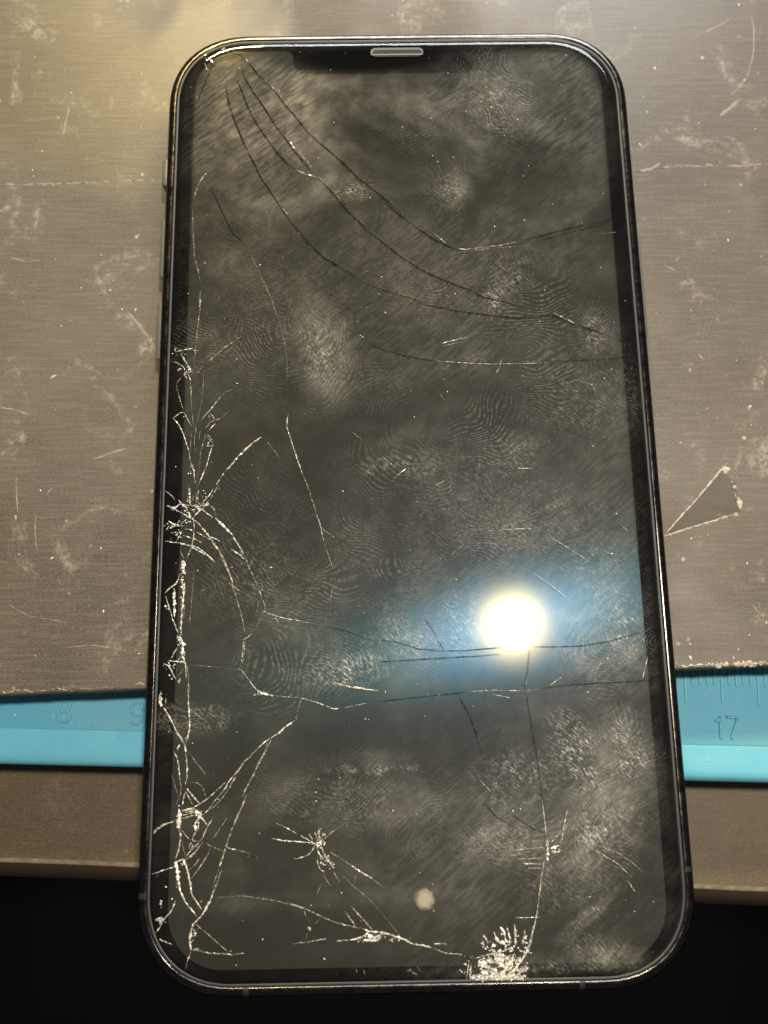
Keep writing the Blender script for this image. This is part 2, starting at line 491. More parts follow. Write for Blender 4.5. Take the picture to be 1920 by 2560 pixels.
def ribbon(pts, w, z, hgt=.03, step=.3, jit=.0, vary=.5, taper=True, zfun=None):
    """irregular ridge along points (mm) -> verts, faces"""
    P = np.array(pts, float); L = np.r_[0, np.cumsum(np.hypot(*np.diff(P, axis=0).T))]
    n = max(3, int(L[-1] / step) + 1); s = np.linspace(0, L[-1], n)
    X = np.interp(s, L, P[:, 0]); Y = np.interp(s, L, P[:, 1])
    if n > 6:
        for _ in range(2):
            X[1:-1] = .25 * X[:-2] + .5 * X[1:-1] + .25 * X[2:]; Y[1:-1] = .25 * Y[:-2] + .5 * Y[1:-1] + .25 * Y[2:]
    X = X + rng.normal(0, jit, n); Y = Y + rng.normal(0, jit, n)
    dx = np.gradient(X); dy = np.gradient(Y); ln = np.hypot(dx, dy) + 1e-9; nx, ny = -dy / ln, dx / ln
    ww = w * (1 - vary + 2 * vary * rng.random(n)) * .5
    if taper:
        tt = np.minimum(1, np.minimum(np.arange(n), np.arange(n)[::-1]) / max(1, n * .12)); ww *= .25 + .75 * tt
    off = rng.normal(0, .25, n) * ww
    zz = np.array([zfun(x, y) for x, y in zip(X, Y)]) if zfun else np.full(n, float(z))
    hh = hgt * (.3 + rng.random(n))
    vs = []; fs = []
    for i in range(n):
        vs += [(X[i] + nx[i] * ww[i], Y[i] + ny[i] * ww[i], zz[i]), (X[i] + nx[i] * off[i], Y[i] + ny[i] * off[i], zz[i] + hh[i]),
               (X[i] - nx[i] * ww[i], Y[i] - ny[i] * ww[i], zz[i])]
    for i in range(n - 1):
        q = i * 3; fs += [(q, q + 1, q + 4, q + 3), (q + 1, q + 2, q + 5, q + 4)]
    return vs, fs


def bline(name, pxs, w, mat, hgt=.05, jit=.04, vary=.6, step=.5):
    vs, fs = ribbon([unproj(x, y, 0) for x, y in pxs], w, .012, hgt, step, jit, vary)
    return mesh(name, vs, fs, M[mat], board)


bline('crease', [(-60, 463), (120, 461), (260, 455), (350, 452), (432, 453)], .30, 'pale_thin', .10, .08, .8)
bline('crease', [(1560, 432), (1660, 418), (1760, 415), (1860, 414), (1990, 411)], .30, 'pale_thin', .10, .08, .8)
for pts, w, mt in (
        ([(320, 780), (350, 815), (385, 862)], .45, 'pale_thin'), ([(230, 1150), (270, 1135), (312, 1122)], .25, 'pale_thin'),
        ([(175, 262), (166, 300), (156, 345)], .35, 'pale_thin'), ([(90, 1285), (88, 1330), (92, 1375)], .15, 'pale_thin'),
        ([(1870, 10), (1885, 70), (1884, 130), (1870, 190), (1830, 240)], .22, 'pale_thin'),
        ([(1740, 90), (1790, 68), (1830, 45)], .25, 'pale_thin'), ([(1800, 290), (1830, 265), (1850, 250)], .5, 'pale_thin'),
        ([(1660, 665), (1680, 672), (1690, 678)], .18, 'pale_thin'), ([(1805, 930), (1820, 945)], .18, 'pale_thin'),
        ([(1745, 884), (1760, 900)], .25, 'pale'), ([(125, 945), (135, 941), (143, 938)], .3, 'pale'),
        ([(138, 1452), (150, 1452), (152, 1465), (158, 1462)], .12, 'pale'), ([(190, 1467), (197, 1462)], .15, 'pale'),
        ([(40, 1190), (42, 1240), (44, 1280)], .18, 'pale_thin'), ([(0, 1020), (40, 1025), (75, 1038)], .2, 'pale_thin'),
        ([(1604, 430), (1635, 420), (1650, 405)], .35, 'pale_thin'), ([(338, 1712), (350, 1708), (361, 1712)], .35, 'pale'),
        ([(1880, 1510), (1895, 1530), (1905, 1545)], .2, 'pale_thin'), ([(115, 1240), (125, 1225), (132, 1218)], .2, 'pale_thin'),
        ([(1700, 640), (1690, 655)], .2, 'pale_thin'), ([(20, 640), (60, 655), (110, 652)], .15, 'pale_thin'),
        ([(0, 1500), (70, 1540), (190, 1560)], .10, 'pale_thin'), ([(150, 1620), (230, 1612), (320, 1628)], .12, 'pale_thin')):
    bline('scratch', pts, w, mt)
# ragged pale fibres on the front edge
for x0, x1, w in ((1690, 1775, .35), (1775, 1840, .5), (1835, 1925, .55), (0, 90, .10), (90, 180, .10), (180, 300, .08)):
    yy = lambda x: 1737 + (1664 - 1737) * x / 1920 - 6
    bline('frayed_edge', [(x, yy(x) + random.uniform(-3, 3)) for x in np.linspace(x0, x1, 7)], w, 'pale', .12, .10, .9, .35)
# triangular cut in the board with its torn skin
tri = [(1664, 1336), (1802, 1182), (1838, 1203), (1848, 1281)]
tp = [unproj(x, y, 0) for x, y in tri]
mesh('cut_flap', [(x, y, .06) for x, y in tp] + [(x, y, .005) for x, y in tp], [(0, 3, 2, 1), (0, 1, 5, 4), (1, 2, 6, 5), (2, 3, 7, 6), (3, 0, 4, 7)], M['flap'], board)
for pts, w in (([(1658, 1343), (1700, 1295), (1745, 1245), (1790, 1190), (1818, 1158)], .26), ([(1658, 1342), (1700, 1328), (1745, 1312), (1790, 1300), (1848, 1281)], .30),
               ([(1806, 1178), (1815, 1174), (1826, 1172)], .8), ([(1810, 1184), (1818, 1174)], .6), ([(1826, 1203), (1832, 1206)], .9), ([(1832, 1220), (1840, 1213)], .9),
               ([(1824, 1231), (1836, 1232)], .35), ([(1845, 1243), (1848, 1258), (1853, 1272)], .8), ([(1838, 1232), (1842, 1252), (1848, 1275)], .3)):
    bline('torn_edge', pts, w, 'pale_edge', .10, .03, .5, .35)
for k in range(26):
    x = 1770 + random.uniform(0, 55); y = 1200 + random.uniform(0, 100)
    if k > 14: x = 1755 + random.uniform(0, 50); y = 1262 + random.uniform(0, 38)
    bline('torn_fibre', [(x, y), (x + random.uniform(-4, 4), y + random.uniform(5, 14))], .16, 'pale_thin', .08, .03)

# dust lying on the board and the mat
def specks(name, pts, mat, smin, smax, label):
    vs = []; fs = []
    for (x, y, z) in pts:
        s = smin + (smax - smin) * random.random() ** 3; a0 = random.random() * 6.28; el = random.uniform(1, 2.2)
        b = len(vs); k = 5
        for i in range(k):
            th = a0 + i * 6.283 / k; rx = s * el * math.cos(th - a0) * random.uniform(.7, 1.2); ry = s * math.sin(th - a0) * random.uniform(.7, 1.2)
            vs.append((x + rx * math.cos(a0) - ry * math.sin(a0), y + rx * math.sin(a0) + ry * math.cos(a0), z))
        vs.append((x, y, z + s * .8))
        fs += [(b + i, b + (i + 1) % k, b + k) for i in range(k)] + [tuple(b + i for i in range(k - 1, -1, -1))]
    o = mesh(name, vs, fs, mat); tag(o, label, 'dust', kind='stuff'); return o


pts = []
for _ in range(420):
    x = random.uniform(-40, 1960); y = random.uniform(-30, 1665)
    if y > 1737 - 73 * x / 1920 - 8: continue
    pts.append((*unproj(x, y, 0), .004))
specks('board_dust', pts, M['white_dust'], .025, .17, 'pale dust specks scattered over the grey brown board')
pts = []
for _ in range(70):
    x = random.choice([random.uniform(-20, 350), random.uniform(1700, 1930)]); u_, v_ = to_b(x, random.uniform(1700, 1905))
    if v_ > -4.0: pts.append(from_b(u_, v_, BZ + .05))
pts += [from_b(*to_b(190, 1793), BZ + .01), from_b(*to_b(243, 1783), BZ + .01), from_b(*to_b(195, 1819), BZ + .01)]
specks('mat_dust', pts, M['white_dust'], .03, .16, 'pale dust specks on the blue silicone mat')

# ------------------------------------------------------------------ the phone
phone = empty('smartphone')
tag(phone, 'black smartphone with badly cracked greasy screen and steel frame', 'smartphone')
FP = [(1.75, 7.30), (1.46, 7.35), (1.44, 7.62), (1.40, 7.69), (1.32, 7.715), (1.15, 7.71), (.95, 7.685), (.75, 7.63), (.56, 7.54), (.38, 7.37), (.23, 7.08), (.12, 6.65), (.06, 6.1),
      (.02, 5.1), (0, 4.1), (.03, 3.0), (.14, 2.0), (.40, 1.0), (.85, .35), (1.4, .08), (2.2, .0)]
sweep('frame', FP, M['steel'], phone)
N_OUT = len(outline(OW, OH, OR))
sweep('gasket', [(1.47, 7.58), (1.55, 7.62), (1.95, 7.62), (2.05, 7.3)], M['gasket'], phone)
bk = ring_pts(2.2, .004)
mesh('back_cover', bk + [(x, y, .35) for x, y, z in ring_pts(2.0, 0)], [tuple(range(N_OUT - 1, -1, -1))] + [(i, (i + 1) % N_OUT, N_OUT + (i + 1) % N_OUT, N_OUT + i) for i in range(N_OUT)], M['back'], phone)

GW, GH, GR = OW - 1.80, OH - 1.80, OR - 1.80


def half_w(y):
    d_ = abs(y) - (GH - GR)
    if d_ <= 0: return GW
    tt = min(1.0, d_ / GR); return GW - GR + GR * max(0.0, 1 - tt ** 2.25) ** (1 / 2.25)


def glass_z(x, y):
    hx = half_w(max(-GH, min(GH, y)))
    dd = min(hx - abs(x), GH - abs(y)); dd = max(0.0, dd)
    return GLASS_Z - (.42 * (1 - dd / 1.1) ** 2 if dd < 1.1 else 0.0)


bez = outline(GW - .05, GH - .05, GR - .05)
mesh('bezel', [(x, y, 7.45) for x, y in bez], [tuple(range(len(bez)))], M['bezel'], phone)

# display panel with the notch cut out of its top edge
DWL, DWR, DHT, DHB, DR = -(OW - 4.25), OW - 4.15, OH - 3.35, -(OH - 3.5), 7.2
pl = []
for (cx, cy, a0) in ((DWR - DR, DHT - DR, 0), (None, None, None), (DWL + DR, DHT - DR, 90), (DWL + DR, DHB + DR, 180), (DWR - DR, DHB + DR, 270)):
    if cx is None:
        nb = unproj(988, 184, 7.5)[1]; nl = unproj(742, 150, 7.5)[0]; nr = unproj(1238, 150, 7.5)[0]; r2 = 2.4; r1 = 1.2
        pl += [(nr + r1 + .6, DHT)] + [(nr + .6 + r1 + r1 * math.cos(math.radians(b)), DHT - r1 + r1 * math.sin(math.radians(b))) for b in np.linspace(95, 180, 7)]
        pl += [(nr + .6 - r2 + r2 * math.cos(math.radians(b)), nb + r2 + r2 * math.sin(math.radians(b))) for b in np.linspace(0, -90, 9)]
        pl += [(nl - .6 + r2 + r2 * math.cos(math.radians(b)), nb + r2 + r2 * math.sin(math.radians(b))) for b in np.linspace(-90, -180, 9)]
        pl += [(nl - .6 - r1 + r1 * math.cos(math.radians(b)), DHT - r1 + r1 * math.sin(math.radians(b))) for b in np.linspace(0, 85, 7)] + [(nl - r1 - .6, DHT)]
    else:
        pl += [(cx + DR * math.cos(math.radians(a0 + b)), cy + DR * math.sin(math.radians(a0 + b))) for b in np.linspace(0, 90, 16)]
mesh('display_panel', [(x, y, 7.52) for x, y in pl], [tuple(range(len(pl)))], M['display'], phone)

# cover glass grid with the grease film and its painted top haze stored on its vertices
ys = np.unique(np.round(np.r_[np.linspace(-GH, GH, 400), -GH + np.linspace(0, 1.2, 9), GH - np.linspace(0, 1.2, 9),
                              -GH + GR * (1 - np.cos(np.linspace(0, 1.57, 30))) * .5, GH - GR * (1 - np.cos(np.linspace(0, 1.57, 30))) * .5], 4))
uu = np.unique(np.round(np.r_[np.linspace(-1, 1, 200), 1 - np.linspace(0, .034, 7), -1 + np.linspace(0, .034, 7)], 5))
X = np.array([[u_ * half_w(y) for u_ in uu] for y in ys]); Y = np.repeat(ys[:, None], len(uu), 1)
HXY = np.array([half_w(y) for y in ys])[:, None]
# distance to the outline (approximate in the corners)
DD = np.minimum(GH - np.abs(Y), HXY - np.abs(X))
kx = np.clip(np.abs(X) - (GW - GR), 0, None); ky = np.clip(np.abs(Y) - (GH - GR), 0, None)
inc = (kx > 0) & (ky > 0); rr = (kx ** 2.25 + ky ** 2.25) ** (1 / 2.25)
DD = np.where(inc, np.clip(GR - rr, 0, None), np.minimum(GW - np.abs(X), GH - np.abs(Y))); DD = np.clip(DD, 0, None)
Z = GLASS_Z - np.where(DD < 1.1, .42 * (1 - DD / 1.1) ** 2, 0)
ny_, nx_ = X.shape
V = np.stack([X, Y, Z], -1).reshape(-1, 3)
ii = (np.arange(ny_ - 1)[:, None] * nx_ + np.arange(nx_ - 1)[None]).ravel()
F = np.stack([ii, ii + 1, ii + nx_ + 1, ii + nx_], 1)
glass = mesh('cover_glass', V, F, M['glass'], phone, True)

# photo-measured grease: (px, py, rx, ry, angle, amplitude)
U_ = np.stack([X.ravel(), Y.ravel()], 1)


def ell(px, py, rx, ry, ang, soft=.55):
    cx, cy = unproj(px, py, GLASS_Z); k = 18.0
    a = math.radians(ang); dx = U_[:, 0] - cx; dy = U_[:, 1] - cy
    e = ((dx * math.cos(a) + dy * math.sin(a)) / (rx / k)) ** 2 + ((-dx * math.sin(a) + dy * math.cos(a)) / (ry / k)) ** 2
    return np.clip((1.25 - np.sqrt(e)) / (soft * 1.25), 0, 1), dx, dy


sm = np.full(len(V), .020)
sm *= 1.0 + .80 * np.clip((V[:, 1] - 10) / 60, -.15, 1)  # film thickened towards the top, standing in for the room's reflected haze
for p in ((640, 330, 260, 200, 20, .035), (900, 250, 250, 90, 0, .03), (1150, 290, 160, 130, 0, .04), (560, 560, 200, 180, 60, .02), (1400, 620, 180, 130, 30, .015),
          (1100, 560, 260, 120, -30, .015), (840, 470, 80, 42, 10, .09), (1130, 480, 55, 70, -20, .06), (700, 520, 160, 36, 10, .035), (930, 1090, 80, 40, -5, .04), (1060, 1080, 60, 26, 0, .03),
          (800, 880, 90, 160, 15, .06), (1480, 830, 60, 70, 0, .05), (1000, 1650, 200, 90, 20, .02), (700, 1640, 140, 110, 30, .035), (900, 2000, 300, 70, 0, .03), (930, 1900, 130, 22, 0, .05),
          (760, 2110, 300, 170, 0, .018), (1200, 2120, 240, 180, 0, .018), (1500, 2080, 100, 110, -40, .09), (1560, 1900, 90, 110, 0, .05), (1500, 1600, 110, 160, 0, .03),
          (1290, 2100, 130, 60, 0, .03), (1350, 2420, 260, 30, 4, .10), (1540, 2395, 110, 34, -16, .10), (780, 2250, 330, 22, 2, .035), (620, 2260, 60, 30, 0, .03), (1470, 2290, 90, 14, 36, .07), (690, 1870, 60, 120, 0, .02)):
    w, _, _ = ell(*p[:5]); sm += w * p[5] * .68
for p in ((1130, 1850, 170, 150, 0, .65), (840, 1840, 120, 40, 0, .45), (640, 2350, 130, 60, 10, .75), (690, 2120, 110, 130, 20, .3), (1060, 200, 90, 40, 0, .4), (600, 1760, 150, 120, 0, .35), (1350, 450, 110, 120, 0, .4), (940, 145, 270, 52, 0, .95), (860, 150, 170, 46, 0, .9), (1330, 2260, 110, 120, 0, .25), (700, 440, 110, 70, 15, .45), (900, 1060, 90, 60, 0, .4)):
    w, _, _ = ell(*p[:5]); sm *= 1 - w * p[5]
# film thinned along the edges to keep the bezel dark, less so lower down
edge = DD.ravel(); sm *= np.clip(.26 + (edge - 2.2) / 1.2, .26 + .6 * np.clip((-V[:, 1] - 15) / 35, 0, 1), 1)
bf = np.clip((-V[:, 1] - 62) / 6, 0, 1); sm *= 1 - .45 * bf

ph = [np.zeros(len(V)), np.zeros(len(V))]; am = [np.zeros(len(V)), np.zeros(len(V))]
prints = [(760, 1430, 170, 170, 0, .75, 0, 40), (690, 1660, 130, 130, 0, .8, -120, 10), (860, 1660, 130, 80, 20, .95, -160, -60), (1040, 1540, 130, 130, 0, .7, 0, 0), (1165, 1555, 70, 80, 0, .9, 0, 0),
          (510, 860, 110, 80, 0, .8, 10, 160), (660, 900, 140, 150, 0, .7, 110, 120), (650, 780, 120, 90, 0, .5, 0, 80), (820, 900, 100, 170, 10, .85, -170, 60), (1320, 760, 170, 140, -30, .9, -150, 130),
          (1080, 740, 150, 100, -20, .8, -90, 160), (1230, 1080, 130, 120, 0, .7, -160, 100), (1000, 1180, 170, 130, 0, .5, 140, 140), (1150, 1220, 130, 110, 0, .5, -150, 90), (900, 1340, 140, 110, 0, .5, 100, 100),
          (1240, 240, 140, 160, 0, .95, 260, 200), (1040, 330, 130, 110, 0, .35, -120, 120), (720, 430, 120, 80, 0, .35, 150, 100), (1130, 470, 80, 90, 0, .8, 150, 120), (860, 470, 100, 50, 0, .6, 0, 150),
          (950, 950, 120, 100, 0, .45, 100, -120), (1380, 940, 120, 130, 0, .7, -190, 140), (1540, 980, 90, 130, 0, .7, 100, 110), (1480, 830, 80, 90, 0, 1., -130, 100), (700, 1950, 90, 90, 0, .7, 20, 30),
          (880, 1990, 140, 120, 0, .5, -150, 120), (1470, 1620, 110, 160, 0, .5, 120, 60), (1590, 1620, 60, 130, 0, .6, 90, 40), (1560, 1880, 100, 120, 0, .9, -120, 80), (1500, 2080, 110, 110, -40, 1., 140, 30),
          (1290, 2100, 140, 70, 0, .8, 0, 260), (1060, 2040, 160, 130, 0, .45, 150, -60), (1400, 2170, 120, 110, 0, .6, 120, 120), (480, 1800, 90, 50, 0, .9, 40, 120), (1350, 1300, 150, 120, 0, .35, -120, 120),
          (1200, 1350, 170, 90, 0, .5, 60, 150), (980, 1450, 100, 90, 0, .6, 60, 60), (620, 1240, 120, 120, 0, .35, 120, 100), (560, 1420, 100, 130, 0, .5, 150, 80), (1020, 600, 160, 130, 0, .3, -150, 110), (640, 620, 130, 110, 0, .3, 130, 130)]
for i, (px, py, rx, ry, ang, amp, ox, oy) in enumerate(prints):
    w, dx, dy = ell(px, py, rx, ry, ang, .8)
    th = np.arctan2(dy - oy / 18., dx - ox / 18.)
    f1, f2, f3 = [random.uniform(0, 6.28) for _ in range(3)]; tw = random.uniform(-.5, .5)
    wx = dx + .9 * np.sin(.42 * dy + f1) + .5 * np.sin(.9 * dx + .5 * dy + f2); wy = dy + .9 * np.sin(.38 * dx + f3) + .45 * np.sin(.8 * dy - .6 * dx + f1)
    gx = wx - ox / 18.; gy = wy - oy / 18.
    rad = np.hypot(gx * random.uniform(.62, .9), gy) + tw * gx * .5
    dist = rad / random.uniform(.37, .46)
    if abs(ox) + abs(oy) < 60: w = w * np.clip((rad - .6) / 4.0, .05, 1)
    k = i % 2; use = w * amp > am[k] + .02
    ph[k] = np.where(use, dist, ph[k]); am[k] = np.where(use, w * amp, am[k])
fk = np.zeros(len(V))
for p in ((810, 880, 60, 110, 10, .55), (1490, 2080, 70, 70, -30, .8), (1480, 830, 34, 60, 0, .9), (870, 1675, 120, 40, 10, .8), (1010, 1600, 110, 60, 0, .4), (1280, 2110, 120, 44, 0, .5), (1440, 1890, 60, 110, 20, .8),
          (1290, 1950, 110, 70, 0, .45), (480, 1795, 110, 34, 0, .8), (1130, 475, 40, 50, 0, .5), (1240, 250, 110, 120, 0, .35), (880, 480, 60, 26, 0, .5), (1530, 2040, 100, 60, 0, .4), (1570, 1880, 60, 90, 0, .6),
          (1240, 750, 40, 60, 0, .7), (1280, 690, 60, 80, 0, .45), (1560, 1570, 50, 110, 0, .5), (1160, 1560, 70, 80, 0, .55), (840, 2010, 200, 60, 0, .25), (930, 1925, 130, 12, 0, .7), (1350, 2425, 240, 22, 4, .5),
          (1520, 2390, 110, 40, -16, .5), (1480, 2280, 90, 20, 36, .6), (1420, 2180, 120, 90, 0, .35), (1250, 1150, 160, 60, 20, .25), (1300, 1300, 300, 120, 0, .15), (1030, 1160, 100, 40, 0, .3), (950, 1165, 50, 30, 0, .5),
          (1180, 900, 90, 24, 12, .25), (640, 1470, 60, 40, 0, .4), (620, 1440, 160, 120, 0, .25), (1500, 1450, 120, 160, 0, .2), (760, 730, 500, 300, 0, .06), (1450, 1000, 160, 140, 0, .2)):
    w, _, _ = ell(*p[:5], 1.0); fk = np.maximum(fk, w * p[5])
for n_, arr in (('smudge_glare', sm), ('ph1', ph[0]), ('am1', am[0]), ('ph2', ph[1]), ('am2', am[1]), ('fleck', fk)):
    at_ = glass.data.attributes.new(n_, 'FLOAT', 'POINT'); at_.data.foreach_set('value', np.ascontiguousarray(arr, dtype=np.float32))

# earpiece in the notch
ex0, ey = unproj(926, 131, GLASS_Z); ex1, _ = unproj(1058, 131, GLASS_Z)


def capsule(x0, x1, yc, r, z, k=10):
    a = np.linspace(-math.pi / 2, math.pi / 2, k)
    return [(x1 - r + r * math.cos(b), yc + r * math.sin(b), z) for b in a] + [(x0 + r - r * math.cos(b), yc - r * math.sin(b), z) for b in a]


ear = mesh('earpiece', capsule(ex0, ex1, ey, .80, 8.015), [tuple(range(20))], M['gasket'], phone)
mesh('speaker_mesh', capsule(ex0 + .35, ex1 - .25, ey - .10, .52, 8.03), [tuple(range(20))], M['grille'], ear)
lp = capsule(ex0 + .4, ex1 - .3, ey - .50, .11, 8.04); mesh('rim', lp + [(x, y * .0 + (y - .02), 8.12) for x, y, z in lp], [tuple(range(20, 40))] + [(i, (i + 1) % 20, 20 + (i + 1) % 20, 20 + i) for i in range(20)], M['grille_lip'], ear)


# side buttons
def button(name, px, y0, y1, side, prot, zc=4.1, hz=1.25):
    ya = unproj(px, y0, 4.0)[1]; yb = unproj(px, y1, 4.0)[1]
    xo = side * OW; k = 8; vs = []; fs = []
    prof = []
    for i in range(k + 1):
        a_ = -math.pi / 2 + math.pi * i / k; prof.append((max(-1, min(1, 1.25 * math.sin(a_))), math.cos(a_)))
    ts = [0, .015, .05, .95, .985, 1]; ex = [0, .75, 1, 1, .75, 0]
    for tt, e in zip(ts, ex):
        y = ya + (yb - ya) * tt
        for s_, c_ in prof:
            vs.append((xo + side * (prot * e * min(1, 2.2 * c_) - .08), y, zc + s_ * hz))
    m = k + 1
    for i in range(len(ts) - 1):
        for j in range(k):
            q = i * m + j; fs.append((q, q + 1, q + m + 1, q + m))
    return mesh(name, vs, fs, M['steel_button'], phone, True)


button('mute_switch', 412, 413, 478, -1, .95, 4.6, 1.0)
button('volume_button', 402, 556, 705, -1, .85)
button('volume_button', 392, 762, 908, -1, .90)
button('side_button', 1600, 602, 856, 1, .75)

# plastic antenna bands let into the frame
ob = outline(OW, OH, OR)
for px, py in ((352, 2202), (1728, 2172), (615, 2485), (1440, 2480)):
    q = np.array(unproj(px, py, 5.0)); i0 = int(np.argmin([np.hypot(x - q[0], y - q[1]) for x, y in ob])); i1 = (i0 + 1) % N_OUT
    vs = []; fs = []
    A0 = np.array(ob[i0]); A1 = np.array(ob[i1]); tdir = (A1 - A0) / np.linalg.norm(A1 - A0); nrm = np.array([tdir[1], -tdir[0]])
    s0 = float((q - A0) @ tdir); s0 = max(.2, min(np.linalg.norm(A1 - A0) - .9, s0))
    for (ins, z) in FP[3:19]:
        for s_ in (s0, s0 + .7):
            p = A0 + tdir * s_ - nrm * (ins - .012); vs.append((p[0], p[1], z + (.012 if z > 7 else 0)))
    for i in range(len(FP[3:19]) - 1): fs.append((2 * i, 2 * i + 1, 2 * i + 3, 2 * i + 2))
    mesh('antenna_band', vs, fs, M['antenna'], phone, True)

